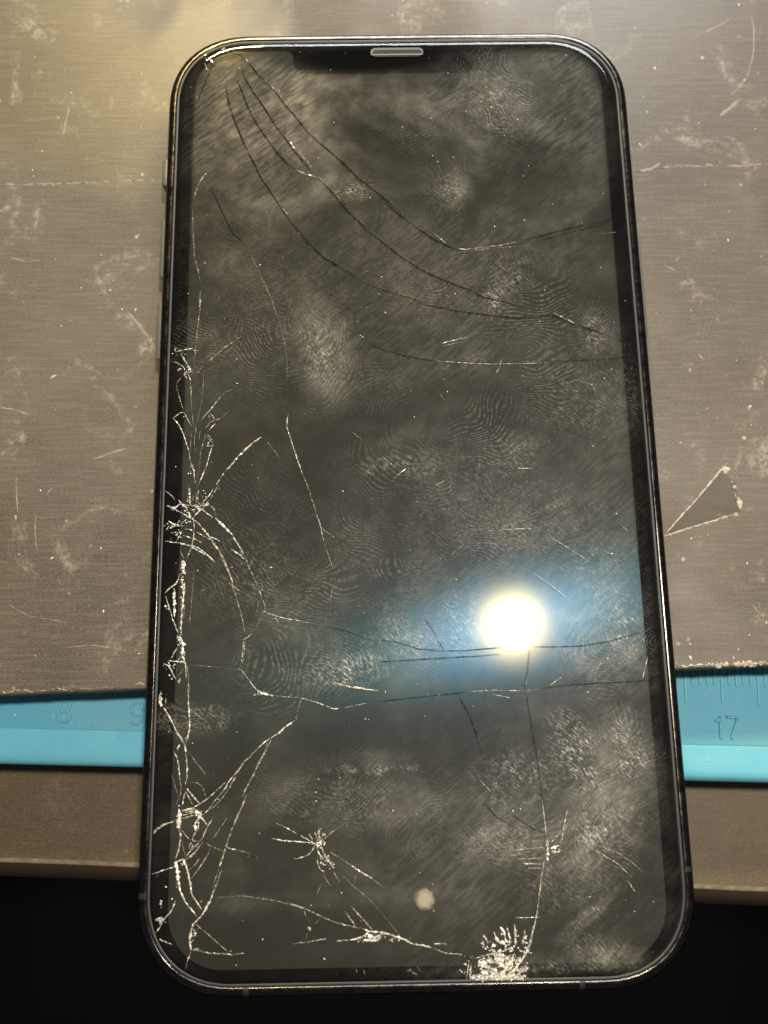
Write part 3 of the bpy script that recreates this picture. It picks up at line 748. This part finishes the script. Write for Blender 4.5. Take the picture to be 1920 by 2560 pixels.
# ------------------------------------------------------------------ cracks in the cover glass, traced region by region
CR = {'A': (400, 840, 5.184), 'B': (400, 1040, 5.184), 'C': (390, 1220, 5.184), 'D': (390, 1420, 5.184), 'E': (380, 1620, 5.184), 'F': (370, 1820, 5.184), 'G': (360, 1980, 5.184), 'H': (680, 2020, 5.184),
      'I': (480, 100, 3.456), 'J': (480, 420, 3.456), 'K': (900, 500, 2.37), 'L': (560, 1380, 4.1475), 'M': (560, 1640, 4.1475), 'N': (680, 2220, 4.1475), 'O': (1160, 1880, 3.318), 'P': (940, 1540, 2.37),
      'Q': (1080, 2280, 5.184), 'R': (0, 640, 1.728), 'S': (0, 1280, 1.728), 'T': (960, 1280, 1.728), 'U': (0, 1920, 1.728), 'W': (960, 1920, 1.728)}
CRACKS = """
R m 1.8 868,145 866,200 855,300 845,400 838,480 830,510
A m 1.5 390,580 402,700 405,850 415,960 430,1150
A f 1.5 560,420 565,560 552,740 530,900 510,1000 480,1110 455,1180
A m 2.2 605,350 700,265 830,155 985,48
A f 1.5 985,48 1070,0
A b 2.5 200,215 250,190 320,180 430,160
A b 2 210,205 180,170
A m 2 430,190 515,185
A b 2.5 260,220 300,290 340,350 400,440
A m 3 270,215 330,330 420,480
A b 2 130,320 170,325 235,360 300,395 330,450
A b 3.5 330,455 310,500 350,545
A m 1.8 325,480 290,520 240,575 215,630 217,690 240,760 270,870 310,980
A b 2 420,470 350,470 330,490
A b 2 350,470 380,520 395,580
A m 2 470,470 545,470
A m 2 510,455 540,400 580,370
A b 2 145,1070 195,1050 265,990 315,990 345,1060 410,1170
A b 2 160,1060 215,1105 250,1170 290,1240
A b 2.2 800,770 740,840 690,915 640,970 615,1000 560,1060 520,1110
A f 2 800,770 860,720 945,685
A m 2.4 620,1000 640,1060 650,1120 620,1170 580,1200
A m 2 640,990 680,1030 700,1080
A m 2 650,1120 720,1090 780,1070
A f 2 780,1070 880,990
A b 2 720,1135 690,1165 660,1200
B b 2 190,60 250,120 290,200 330,320 360,410 385,480 380,540 395,600 420,660 440,720 445,800 470,900 475,960
B b 3 430,630 425,690 455,720
B b 2 495,900 530,820 560,740 600,660 630,560 640,500 670,410 695,350
B m 2 595,265 640,310 690,350
B b 2 605,235 650,280 690,330
B m 1.5 590,260 555,370 525,470 515,560 520,600
B m 2 700,110 650,170 600,215 580,290
B m 1.5 540,150 510,230 505,310
B m 1.5 465,130 465,220 440,300 450,400 460,460
B f 1.5 405,200 400,350 390,480
B f 1.5 520,580 505,680 490,760 480,820
B b 4 380,930 385,1000 390,1090 385,1140
B m 2 435,1020 430,1100
B m 2.5 470,990 470,1130
B m 2.5 500,950 490,1050 485,1120
B m 4 1320,265 1230,330 1100,440 1000,540 930,630 870,690 830,740
B b 2.5 830,740 770,830 730,895
B m 2 750,900 700,1000 650,1080 580,1160 530,1180
B b 2.5 690,940 650,1020 600,1070 550,1120 520,1170
B m 1.2 1050,410 1100,465
B m 1.2 760,900 765,950 785,965
B b 2 65,970 100,985 150,1030 190,1080 200,1110
B b 3 70,1160 130,1170 160,1190 210,1190 240,1150 270,1130 330,1170 360,1230
B b 2 230,1080 280,1140 350,1160 440,1160
B b 5 460,1170 500,1190 530,1160 600,1160 640,1130
B m 2 640,1150 680,1190 715,1240
B m 1.5 1390,340 1450,410 1500,470 1530,510 1530,550
C b 2.5 120,230 180,245 230,265 300,310 350,330 410,370 440,390 470,405
C b 5 540,230 570,270 620,290
C b 2.5 600,280 680,345 740,385
C m 2 700,220 745,260 770,320 765,370
C b 5 760,385 810,430 870,490 930,550 990,610
C m 3.5 990,610 1040,700 1090,780 1140,870
C m 2 1140,870 1170,930 1210,1050 1270,1170 1310,1240
C b 2.5 970,790 1040,840 1100,890 1155,930
C m 2 1000,800 1080,860 1140,890
C b 3 490,380 530,330 580,280 650,230
C m 4 470,405 540,450 600,520 660,590 710,660 760,740 810,800 850,870 890,960 930,1060 970,1150 1000,1240
C m 1.8 800,800 850,900 900,1020 950,1120 985,1200
C b 4 420,310 430,350 450,390
C b 2.5 400,400 350,440 300,490
C b 5 160,430 200,450 270,490 320,490
C m 3 130,550 170,480
C b 2.5 370,530 430,535 480,550
C b 2 520,570 590,610 690,665 740,680
C b 2.5 710,635 760,650 830,695
C m 2.5 350,615 450,645 520,670 600,710
C b 3 120,690 200,700 280,710 370,730 450,750 540,770 610,820 680,880 780,975
C b 2.5 290,720 400,740 500,790 600,840 660,880
C b 3 330,570 300,620 270,680
C b 2 190,580 280,580
C m 2 200,640 190,690
C b 2 480,410 500,480 490,560 490,640 470,720 450,800 420,860 390,940
C m 2 310,760 330,850 370,930
C b 8 350,940 360,1020 350,1090
C b 2 310,1100 290,1170 270,1240
D b 3 290,130 280,180 250,215 180,260 105,330
D b 5 240,280 230,350 240,450 240,560 235,630
D b 2.5 120,360 150,450 190,570 220,680 270,800 290,850
D b 4.5 340,150 350,250 360,350 350,450 335,560 330,680 320,800 330,880
D m 4 370,180 370,330
D m 2 365,470 360,660
D b 4.5 270,880 310,900 340,940 350,1050 345,1140 370,1200
D b 2 300,940 330,1000
D m 2 290,1020 240,1080 210,1160 180,1190
D b 2 140,1195 250,1210 350,1220 390,1240
D b 2 350,1120 300,1180 270,1205
D f 1.8 495,30 480,200 465,380 450,560 430,780
D m 2.5 980,190 1010,290 1060,440 1090,560 1120,680 1140,780 1145,860
D m 1.8 930,190 980,215 1010,245 1100,310
D b 1.5 1145,900 1125,1050 1110,1240
D m 1.8 1160,930 1140,1080 1120,1240
D b 2 1130,930 1180,910 1240,850
D f 1.5 1180,900 1280,800 1320,740 1360,650 1380,590
D m 1.8 1310,230 1350,320 1370,400 1400,440 1420,540
D b 1.3 1330,420 1300,600
D f 1.3 1225,430 1280,500
D m 1.3 1365,300 1380,240 1430,190
D b 2 1380,560 1440,580
D m 1.8 1370,620 1400,560 1420,540
L b 1.6 430,630 500,650 590,680 700,700 830,725 900,740
L f 1.4 900,740 1050,770
L d 1.4 1050,770 1200,800 1350,850 1500,900 1659,960
L m 2 510,650 570,740
L b 1.4 1130,370 1110,450 1090,540
L m 1.4 1105,540 1090,680
L f 1.5 1070,560 1050,780
R b 2.4 1245,680 1238,735 1255,790 1285,880 1310,950
R m 2.4 1310,950 1335,1010 1350,1060 1365,1110
S b 2 1365,0 1385,65 1400,130
S m 1.8 1400,130 1420,190 1440,250
S m 1.6 1385,65 1420,95 1445,110
R f 1.6 1110,60 1160,160 1190,240 1215,310 1235,400 1240,480 1242,560
E b 2.5 140,200 220,230 250,290 290,380 310,405
E m 2 320,390 370,330 410,260
E b 2 200,170 310,178 420,190
E b 3 415,130 430,200 440,280 440,420
E m 2 455,220 470,320 470,460 490,560
E b 3 465,480 470,600 475,720 480,860 490,950 485,1040 470,1130 440,1220
E m 2 500,950 495,1050 460,1200
E b 2.8 150,770 210,860 260,960 310,1060 350,1130 420,1220
E m 2 330,410 350,470 370,370
E f 1.6 460,225 560,225 680,235 890,255
E b 1.8 1160,280 1220,370 1280,450 1340,530 1380,570
E b 4.5 1370,550 1430,595 1500,605 1580,620
E m 2 1110,270 1160,290
E m 2 180,640 175,750
E b 6 110,560 100,650 110,740
M m 1.8 520,410 620,425 720,430 800,435
M m 2.6 800,435 880,460 980,490 1060,520
M b 3 1060,520 1130,550 1190,545
M m 1.5 1240,540 1340,520 1400,505 1480,490
M m 4 1120,265 1200,295 1300,320 1400,335 1500,350 1600,360
M m 1.5 800,450 775,520 760,590
M m 4 755,600 745,660 770,660
M b 4 740,665 680,705 610,760 560,810 500,840
M b 2.2 500,840 440,880 370,940 290,1020 200,1110 140,1200 90,1244
M m 2 500,845 450,950 400,1040 350,1120 310,1240
M m 1.8 460,870 420,990
F b 2 1190,520 1110,620 1040,700 1000,790 930,870 860,950 800,1040 710,1140
F m 3 1200,500 1130,640 1080,730 1000,860 900,980 780,1080
F b 2.2 1020,690 900,800 780,910 680,980 620,1020 530,1050 440,1060
F m 2.5 1540,270 1470,400 1420,490 1370,600 1320,690 1270,790 1220,900
F m 2.2 1270,870 1240,970 1200,1060 1150,1170 1120,1244
F b 3 340,0 380,80 440,160 480,220 490,330 500,430 510,560 505,660 480,740
F m 2.5 540,0 510,130 480,220
F m 2 500,100 475,150
F b 5 410,210 380,290
F b 3 330,300 370,370 390,430 400,550 410,650 430,760
F m 2 430,760 420,880 380,950 360,1000
F f 2 500,300 560,360 610,430 700,540 750,620
F m 4 500,780 560,860 620,930 670,980
F m 2.5 490,830 540,920 580,990
F b 2 490,820 460,900 445,1020
F f 1.5 520,710 640,705 710,770 740,850 745,920
F f 2 300,600 340,700 350,760 390,880
F b 8 400,1050 410,1120 400,1240
F b 2 440,1080 530,1060 620,1040
F m 2 440,1100 540,1085 610,1060
F m 2 440,1130 540,1115 600,1080
F m 2 250,1240 350,1200 440,1170 600,1130
F b 5 610,1060 640,1110 700,1100 670,1160 620,1220
F b 2.5 690,1150 750,1240
G b 2.5 110,550 150,510 220,450 280,415 410,375
G m 2 410,375 560,330 660,295
G b 7 445,330 440,420 455,480
G b 3 465,500 475,600 460,690 440,780 400,880
G b 2 480,480 520,550 590,610
G m 2.5 490,620 520,760 530,830
G b 4 680,360 660,430 665,490
G b 3 690,380 715,450 670,520 630,580 620,640 690,640
G b 2 730,330 790,390 820,430
G b 2 905,320 840,420 800,500 760,590 720,650 650,720 580,790 530,850
G m 2.5 770,640 700,730 620,820 540,880
G m 2 750,660 690,760 600,860
G b 2 620,650 570,720 600,760 650,720
G m 1.5 1080,330 1020,420 960,510 900,600
G m 2 870,700 830,800 780,890 720,980 650,1080 600,1130
G m 2 720,860 660,950 590,1010 520,1060
G m 3 1325,40 1300,120 1260,210 1200,340 1140,480 1090,620 1060,720 1030,830 980,960 930,1110 890,1244
G m 1.6 810,660 830,690 870,700 940,730 1000,760 1040,770
G b 2.2 1080,720 1130,740 1200,755
G f 1.6 1200,755 1330,780 1390,810
G b 4 500,870 540,960 570,1030
G b 3 570,1030 590,1130 620,1240
G b 6 400,910 425,980 430,1060 440,1110 460,1240
G b 2 90,1075 160,1050 230,1020 300,1000 390,970
G b 2.5 390,920 480,880 510,860
G m 1.5 150,1110 190,1070
U b 3.5 760,400 770,470 775,520 800,580 850,640
U b 2.5 800,400 815,470 830,550 870,610
U b 4 920,545 900,590 870,640 835,675
U m 2.5 960,430 930,520 915,550
U b 5 835,670 820,730 825,790
U b 2.5 825,790 808,840
U f 1.6 808,840 800,880
U m 1.8 840,670 900,720 990,800
U m 1.8 840,785 900,800 1000,805 1060,800
U b 2.6 760,570 740,620 710,650 690,690 665,720
U b 7 672,658 690,652 712,655
U m 2 685,740 750,765
U m 2 650,280 700,245 760,230
U f 1.4 930,560 1050,552 1200,575 1320,610 1420,650
H b 2.2 0,400 130,420 300,435 420,440 510,460 545,470
H m 2 30,185 200,265 330,340
H b 2.5 370,350 430,395 520,440 560,470
H b 4 600,280 610,380 620,450 600,490
H b 3.5 640,490 660,570 700,640 750,700 790,780
H b 2.5 580,490 600,590 680,660 730,700
H b 2.5 560,480 530,540 500,590 430,625
H m 2 430,625 350,655 280,660
H m 2.2 650,440 710,370 780,310 850,260
H f 2 850,260 940,200
H m 2.5 585,640 600,740 630,810 690,830
H f 2.5 660,860 760,1020
H f 2.5 790,820 880,970
H f 3 650,980 580,1110
H f 2 880,650 1030,745
H b 3 1030,745 1130,815 1230,875 1300,920
H f 2 1300,920 1450,1030
H m 1.6 1085,870 1075,960 1050,1010
H f 1.6 920,880 1050,1010 1150,1090 1250,1180
H m 2 740,570 870,640
H m 2.5 550,310 590,400
H m 2.5 480,340 540,430
N m 2.2 150,150 280,190 420,250 560,320 700,370 830,400 940,420
N b 4 940,420 1000,450 1100,455 1180,470 1280,500 1380,540
N b 3 1380,540 1450,580 1580,600 1659,620
N m 2.2 210,580 380,560 570,525
N m 2.2 660,550 800,540
N b 4.5 800,540 900,525 970,490 1000,460
N b 8 1000,500 1080,520 1130,490
N b 4 940,540 1090,550 1150,480
N m 2 750,235 810,320 870,400
N m 2.5 815,185 900,280 1000,390 1050,440
N f 1.6 870,0 1000,110 1110,230 1200,340 1330,500
N m 2 330,230 355,310
N m 1.6 500,310 440,380
N m 6 375,400 400,440
N m 2 360,470 355,540
N m 2 1410,850 1510,900
N f 2 1500,810 1540,865
N f 3 870,830 880,880
N f 3 950,840 960,900
N f 2 665,870 680,930
O b 2 650,400 660,500 675,620 690,720
O m 5 690,730 695,820 685,900
O m 2.5 670,880 655,960 640,1060 620,1220
O m 2 700,870 690,980
O b 1.8 865,470 840,560 825,640 810,740 800,790
O b 4 720,800 760,790 800,770
O b 3.5 730,840 800,820
O m 2 715,760 770,700 815,660
O f 3 450,890 650,880
O m 3 480,925 640,930
O f 3 530,965 640,965
O f 3 400,820 660,790
O m 2 120,210 160,270 235,340
O f 2 235,340 225,430 240,490
O d 2 170,430 270,540 380,600 460,650
O m 2 930,760 1060,800 1180,870 1280,930 1360,1010 1410,1050
O f 2.5 1000,740 1150,790 1280,840 1400,920 1480,1000
O m 2.5 1350,1060 1420,1160
O d 2 400,520 500,590 600,650 680,670
O d 1.6 600,0 620,150 640,300 650,400
W b 2.2 672,520 665,600 650,680 640,720
P d 2.2 0,140 130,155 250,195 400,208 520,205 690,190 800,182
P d 2.2 930,182 1080,182 1220,177 1370,152 1500,117 1590,92
P d 2.4 0,272 150,265 300,255 450,245 600,238 740,225
P d 1.8 20,505 170,490 400,465 550,450
P m 2 550,450 700,440 880,445
P m 1.6 880,445 1000,428
P d 1.8 900,440 1000,426 1150,408 1400,395 1650,380
P d 2 912,200 900,320 885,400 882,445
P b 1.6 892,365 885,410
P d 1.6 890,450 900,520 910,580 930,700 960,860
P d 1.8 280,0 340,90 405,205
P d 2 490,470 560,600 610,740 650,880
P f 1.4 600,700 625,790 640,860
K d 2.8 150,20 250,100 350,175 440,235 540,282 600,293
K b 2.2 445,205 490,240 510,260
K b 1.6 540,285 620,293 720,283 840,268 950,243
K d 2 950,243 1100,205 1250,165 1400,135 1540,100
K d 1.5 1060,240 1200,205 1350,165 1490,130
K m 1.3 520,320 650,300 800,285 930,275 1050,270
K d 2.6 0,150 120,240 250,345 380,425 480,470 640,530 740,580 860,605 990,650
K d 2.2 0,480 110,525 200,550 300,580 400,625 520,645 620,665 740,680 880,695 1000,695 1090,680 1160,690 1270,735 1400,780 1570,840
K m 1.2 180,543 300,575
K m 1.2 500,638 620,660
K m 1.4 1030,690 1100,678
K b 2.6 1145,668 1190,690 1280,735
K d 2 40,850 150,890 250,920 350,940 450,955
K b 1.6 450,953 600,965 750,972 950,970 1140,962
K d 1.4 1140,962 1300,950 1500,938 1610,925
K d 1.3 760,350 850,420 960,510
K m 1.4 1410,205 1515,190
I d 3.2 300,110 420,130 500,210 560,290 650,380 720,450 800,560 900,670 1000,800 1100,890 1200,970 1300,1060 1440,1200 1600,1320 1810,1500
I d 3 430,240 450,320 520,440 620,580 720,740 820,870 900,980 1040,1150
I d 3 380,330 430,440 480,580 560,730 650,860 740,980 820,1070 900,1120
I b 3 900,1120 960,1150 1040,1175 1100,1190
I d 3.2 290,400 320,560 380,730 450,900 520,1040 600,1200
I b 4 850,880 890,950
I m 1.8 910,940 970,1020 1040,1110
I b 4 465,165 490,200
I b 5 140,150 185,200
I m 6 110,200 130,260
I b 3 400,230 415,255
I m 4 330,90 380,100
I b 3 690,400 710,430
I m 2 760,480 790,510
I m 2 600,340 655,370
I d 2 185,210 130,330 70,470 40,560
I b 2.5 50,470 40,520
J d 2.8 560,30 640,150 720,270 790,380 880,500 1000,640 1130,770 1280,860 1440,950
J d 2.4 1100,90 1200,200 1350,380 1500,520 1500,560
J m 1.5 1100,80 1150,140 1190,190
J d 1.8 130,110 190,230 280,420 350,560 480,680
J f 1.5 480,680 560,860 640,1020 720,1210
J m 2 140,20 80,100 40,180 15,270
J m 1.5 5,350 10,560 20,760 60,920 75,1000
J b 1.8 70,1060 65,1130 70,1240
J b 2 770,345 800,370 825,400
Q b 5 1320,180 1290,330 1240,510 1150,640 1080,740
Q b 4 1060,140 1080,240 1080,450
Q b 4 880,190 940,260 960,400
Q b 3 970,200 1010,330 1010,430
Q b 3 660,290 700,350 730,420
Q b 3 480,640 460,800 450,870
Q b 3 510,660 490,860
Q b 3 1200,220 1180,450
Q b 3 1130,500 1220,530 1300,530
Q b 3 550,600 700,560 850,530 1000,480
Q b 3 600,880 750,870 900,890 1100,880 1250,860
Q b 3 800,250 830,330 900,420
Q m 2 20,470 150,530 390,550
Q m 2 20,410 200,415
"""
SCRATCHES = """
T b 1.3 720,110 780,145 850,190 885,215
T b 1.3 640,260 720,315 795,375
T m 1.2 445,80 540,75 650,70
T f 1.2 285,190 350,135
T f 1.2 885,240 930,300
T m 1.2 1020,50 1055,85
P m 1.6 1025,415 1100,360
P m 1.6 690,465 795,485
P m 1.4 1340,260 1290,360
P m 1.4 350,140 370,290
P b 1.6 305,455 312,475
P b 1.6 1610,240 1580,370
K m 1.3 835,940 835,980 805,1025
K m 1.5 480,850 560,830 650,810
K f 1.5 600,840 480,868
K m 1.2 1290,1065 1390,1100
K m 1.4 1035,1110 1045,1098 1055,1100
Q m 1.3 1070,75 1300,72 1400,65
"""


def traced(text, name, hgt):
    for ln in text.strip().splitlines():
        pz = ln.split(); x0, y0, s = CR[pz[0]]; st = pz[1]; w = float(pz[2])
        pts = []
        for q in pz[3:]:
            a_, b_ = q.split(','); pts.append(unproj(x0 + float(a_) / s, y0 + float(b_) / s, GLASS_Z))
        pts = [(max(-GW + .08, min(GW - .08, x)), max(-GH + .08, min(GH - .08, y))) for x, y in pts]
        jit = .022 if st in 'bm' and name == 'crack' else .006
        vs, fs = ribbon(pts, w / 18.0 * (.88 if st != 'd' else (1.75 if pz[0] in 'IJK' else 1.25)), 0, hgt, .24, jit, .62 if st in 'bm' else .25, True, lambda x, y: glass_z(x, y) + .012)
        mesh(name, vs, fs, M[st], glass)


traced(CRACKS, 'crack', .06)
traced(SCRATCHES, 'scratch', .02)
# short straight hairs and scratches elsewhere on the glass
for x0, y0, x1, y1 in ((1290, 1171, 1335, 1171), (982, 1198, 1015, 1171), (1085, 1216, 1112, 1201), (1430, 975, 1450, 980), (880, 1080, 905, 1100), (1100, 985, 1112, 1000)):
    vs, fs = ribbon([unproj(x0, y0, GLASS_Z), unproj(x1, y1, GLASS_Z)], .07, GLASS_Z + .012, .02, .4, .005, .3); mesh('scratch', vs, fs, M['m'], glass)


# crushed glass where the blows landed: too small to tell apart
def crushed(spots, name, dens=1.0, size=1.0):
    vs = []; fs = []
    for (px, py, rx, ry, n) in spots:
        for _ in range(int(n * dens)):
            a_ = random.random() * 6.283; r = random.random() ** .6
            qx = px + rx * r * math.cos(a_); qy = py + ry * r * math.sin(a_)
            x, y = unproj(qx, qy, GLASS_Z); x = max(-GW + .1, min(GW - .1, x)); y = max(-GH + .1, min(GH - .1, y))
            s = random.uniform(.06, .34) * random.choice([.6, 1, 1.3]) * size; z = glass_z(x, y) + .02
            b = len(vs); th = random.random() * 6.283
            for k in range(3):
                rr = s * random.uniform(.3, 1.1)
                vs.append((x + rr * math.cos(th + k * 2.1), y + rr * math.sin(th + k * 2.1), z + random.random() * .14))
            vs.append((x, y, z - .01)); fs += [(b, b + 1, b + 2), (b, b + 1, b + 3), (b + 1, b + 2, b + 3)]
    o = mesh(name, vs, fs, M['shard'], glass); o['kind'] = 'stuff'; return o


crushed([(1245, 2444, 72, 12, 300), (1255, 2412, 66, 28, 200), (1275, 2360, 46, 40, 50), (1170, 2425, 20, 25, 16), (1225, 2355, 22, 22, 20)], 'crushed_impact')
# ribs and two knocked-out chips of the impact
for k in range(34):
    th = random.uniform(-.15, math.pi + .15); r0 = random.uniform(8, 40); r1 = r0 + random.uniform(22, 75) * (.55 + .45 * math.sin(max(0, th)))
    wob_ = lambda r: (1250 + r * math.cos(th) * .85 + random.uniform(-4, 4), 2446 - r * math.sin(th) * .92 + random.uniform(-4, 4))
    pp = [unproj(*wob_(r), GLASS_Z) for r in np.linspace(r0, r1, 5)]
    pp = [(x, max(-GH + .15, y)) for x, y in pp]
    vs, fs = ribbon(pp, random.uniform(.10, .30), 0, .12, .2, .03, .7, True, lambda x, y: glass_z(x, y) + .05); mesh('crack', vs, fs, M['b'], glass)
for px, py, r in ((1234, 2412, 11), (1251, 2422, 8), (1178, 2392, 7)):
    pl_ = [unproj(px + r * random.uniform(.6, 1.2) * math.cos(k), py + r * random.uniform(.5, 1.0) * math.sin(k), GLASS_Z) for k in np.linspace(0, 5.4, 7)]
    mesh('chip_hole', [(x, y, GLASS_Z + .19) for x, y in pl_], [tuple(range(7))], M['gasket'], glass)
crushed([(463, 925, 18, 14, 16), (450, 880, 22, 14, 12), (480, 1272, 20, 12, 22), (500, 1268, 18, 10, 22), (438, 1268, 26, 10, 16), (435, 1312, 28, 10, 26), (445, 1335, 14, 14, 12), (470, 1298, 14, 10, 14), (458, 1420, 8, 26, 30),
         (437, 1500, 5, 34, 26), (457, 1480, 5, 50, 26), (452, 1605, 10, 18, 22), (455, 1640, 8, 20, 16), (430, 1665, 22, 10, 16), (432, 1680, 10, 18, 10), (418, 1518, 6, 8, 8), (447, 2050, 6, 40, 34), (497, 2035, 12, 12, 22),
         (490, 2062, 7, 14, 12), (487, 2110, 12, 14, 14), (443, 2190, 6, 34, 20), (458, 2160, 8, 14, 10), (402, 2302, 14, 8, 18), (487, 2335, 8, 20, 12), (490, 2372, 6, 5, 8), (402, 1750, 4, 26, 14), (473, 1250, 6, 24, 16), (513, 1240, 10, 16, 10),
         (476, 1175, 6, 14, 8), (402, 2260, 3, 14, 6), (525, 1112, 6, 10, 6)], 'crushed_edge', 1.0, .62)
crushed([(800, 2105, 14, 16, 34), (815, 2150, 16, 16, 18), (830, 2165, 10, 10, 8), (802, 2085, 10, 16, 14), (943, 2340, 30, 10, 50), (905, 2350, 26, 6, 16), (1000, 2345, 30, 8, 14), (650, 1734, 22, 6, 14), (1390, 2125, 12, 8, 22), (1368, 2125, 4, 24, 14), (508, 135, 8, 8, 6), (517, 150, 8, 10, 6), (562, 122, 10, 5, 6)], 'crushed_star', 1.0, .66)
pts = []
for _ in range(380):
    x = random.uniform(-GW + 1, GW - 1); y = random.uniform(-GH + 1, GH - 1)
    if abs(x) < half_w(y) - .5: pts.append((x, y, GLASS_Z + .008))
for px, py in ((516, 538), (519, 583), (552, 582), (926, 494), (1180, 760), (1362, 725), (1445, 860), (1529, 923), (1315, 1125), (864, 133), (750, 131), (773, 130)):
    x, y = unproj(px, py, GLASS_Z); pts += [(x, y, GLASS_Z + .01)] * 2
specks('screen_dust', pts, M['fleck'], .018, .085, 'fine pale dust specks lying on the cracked screen')
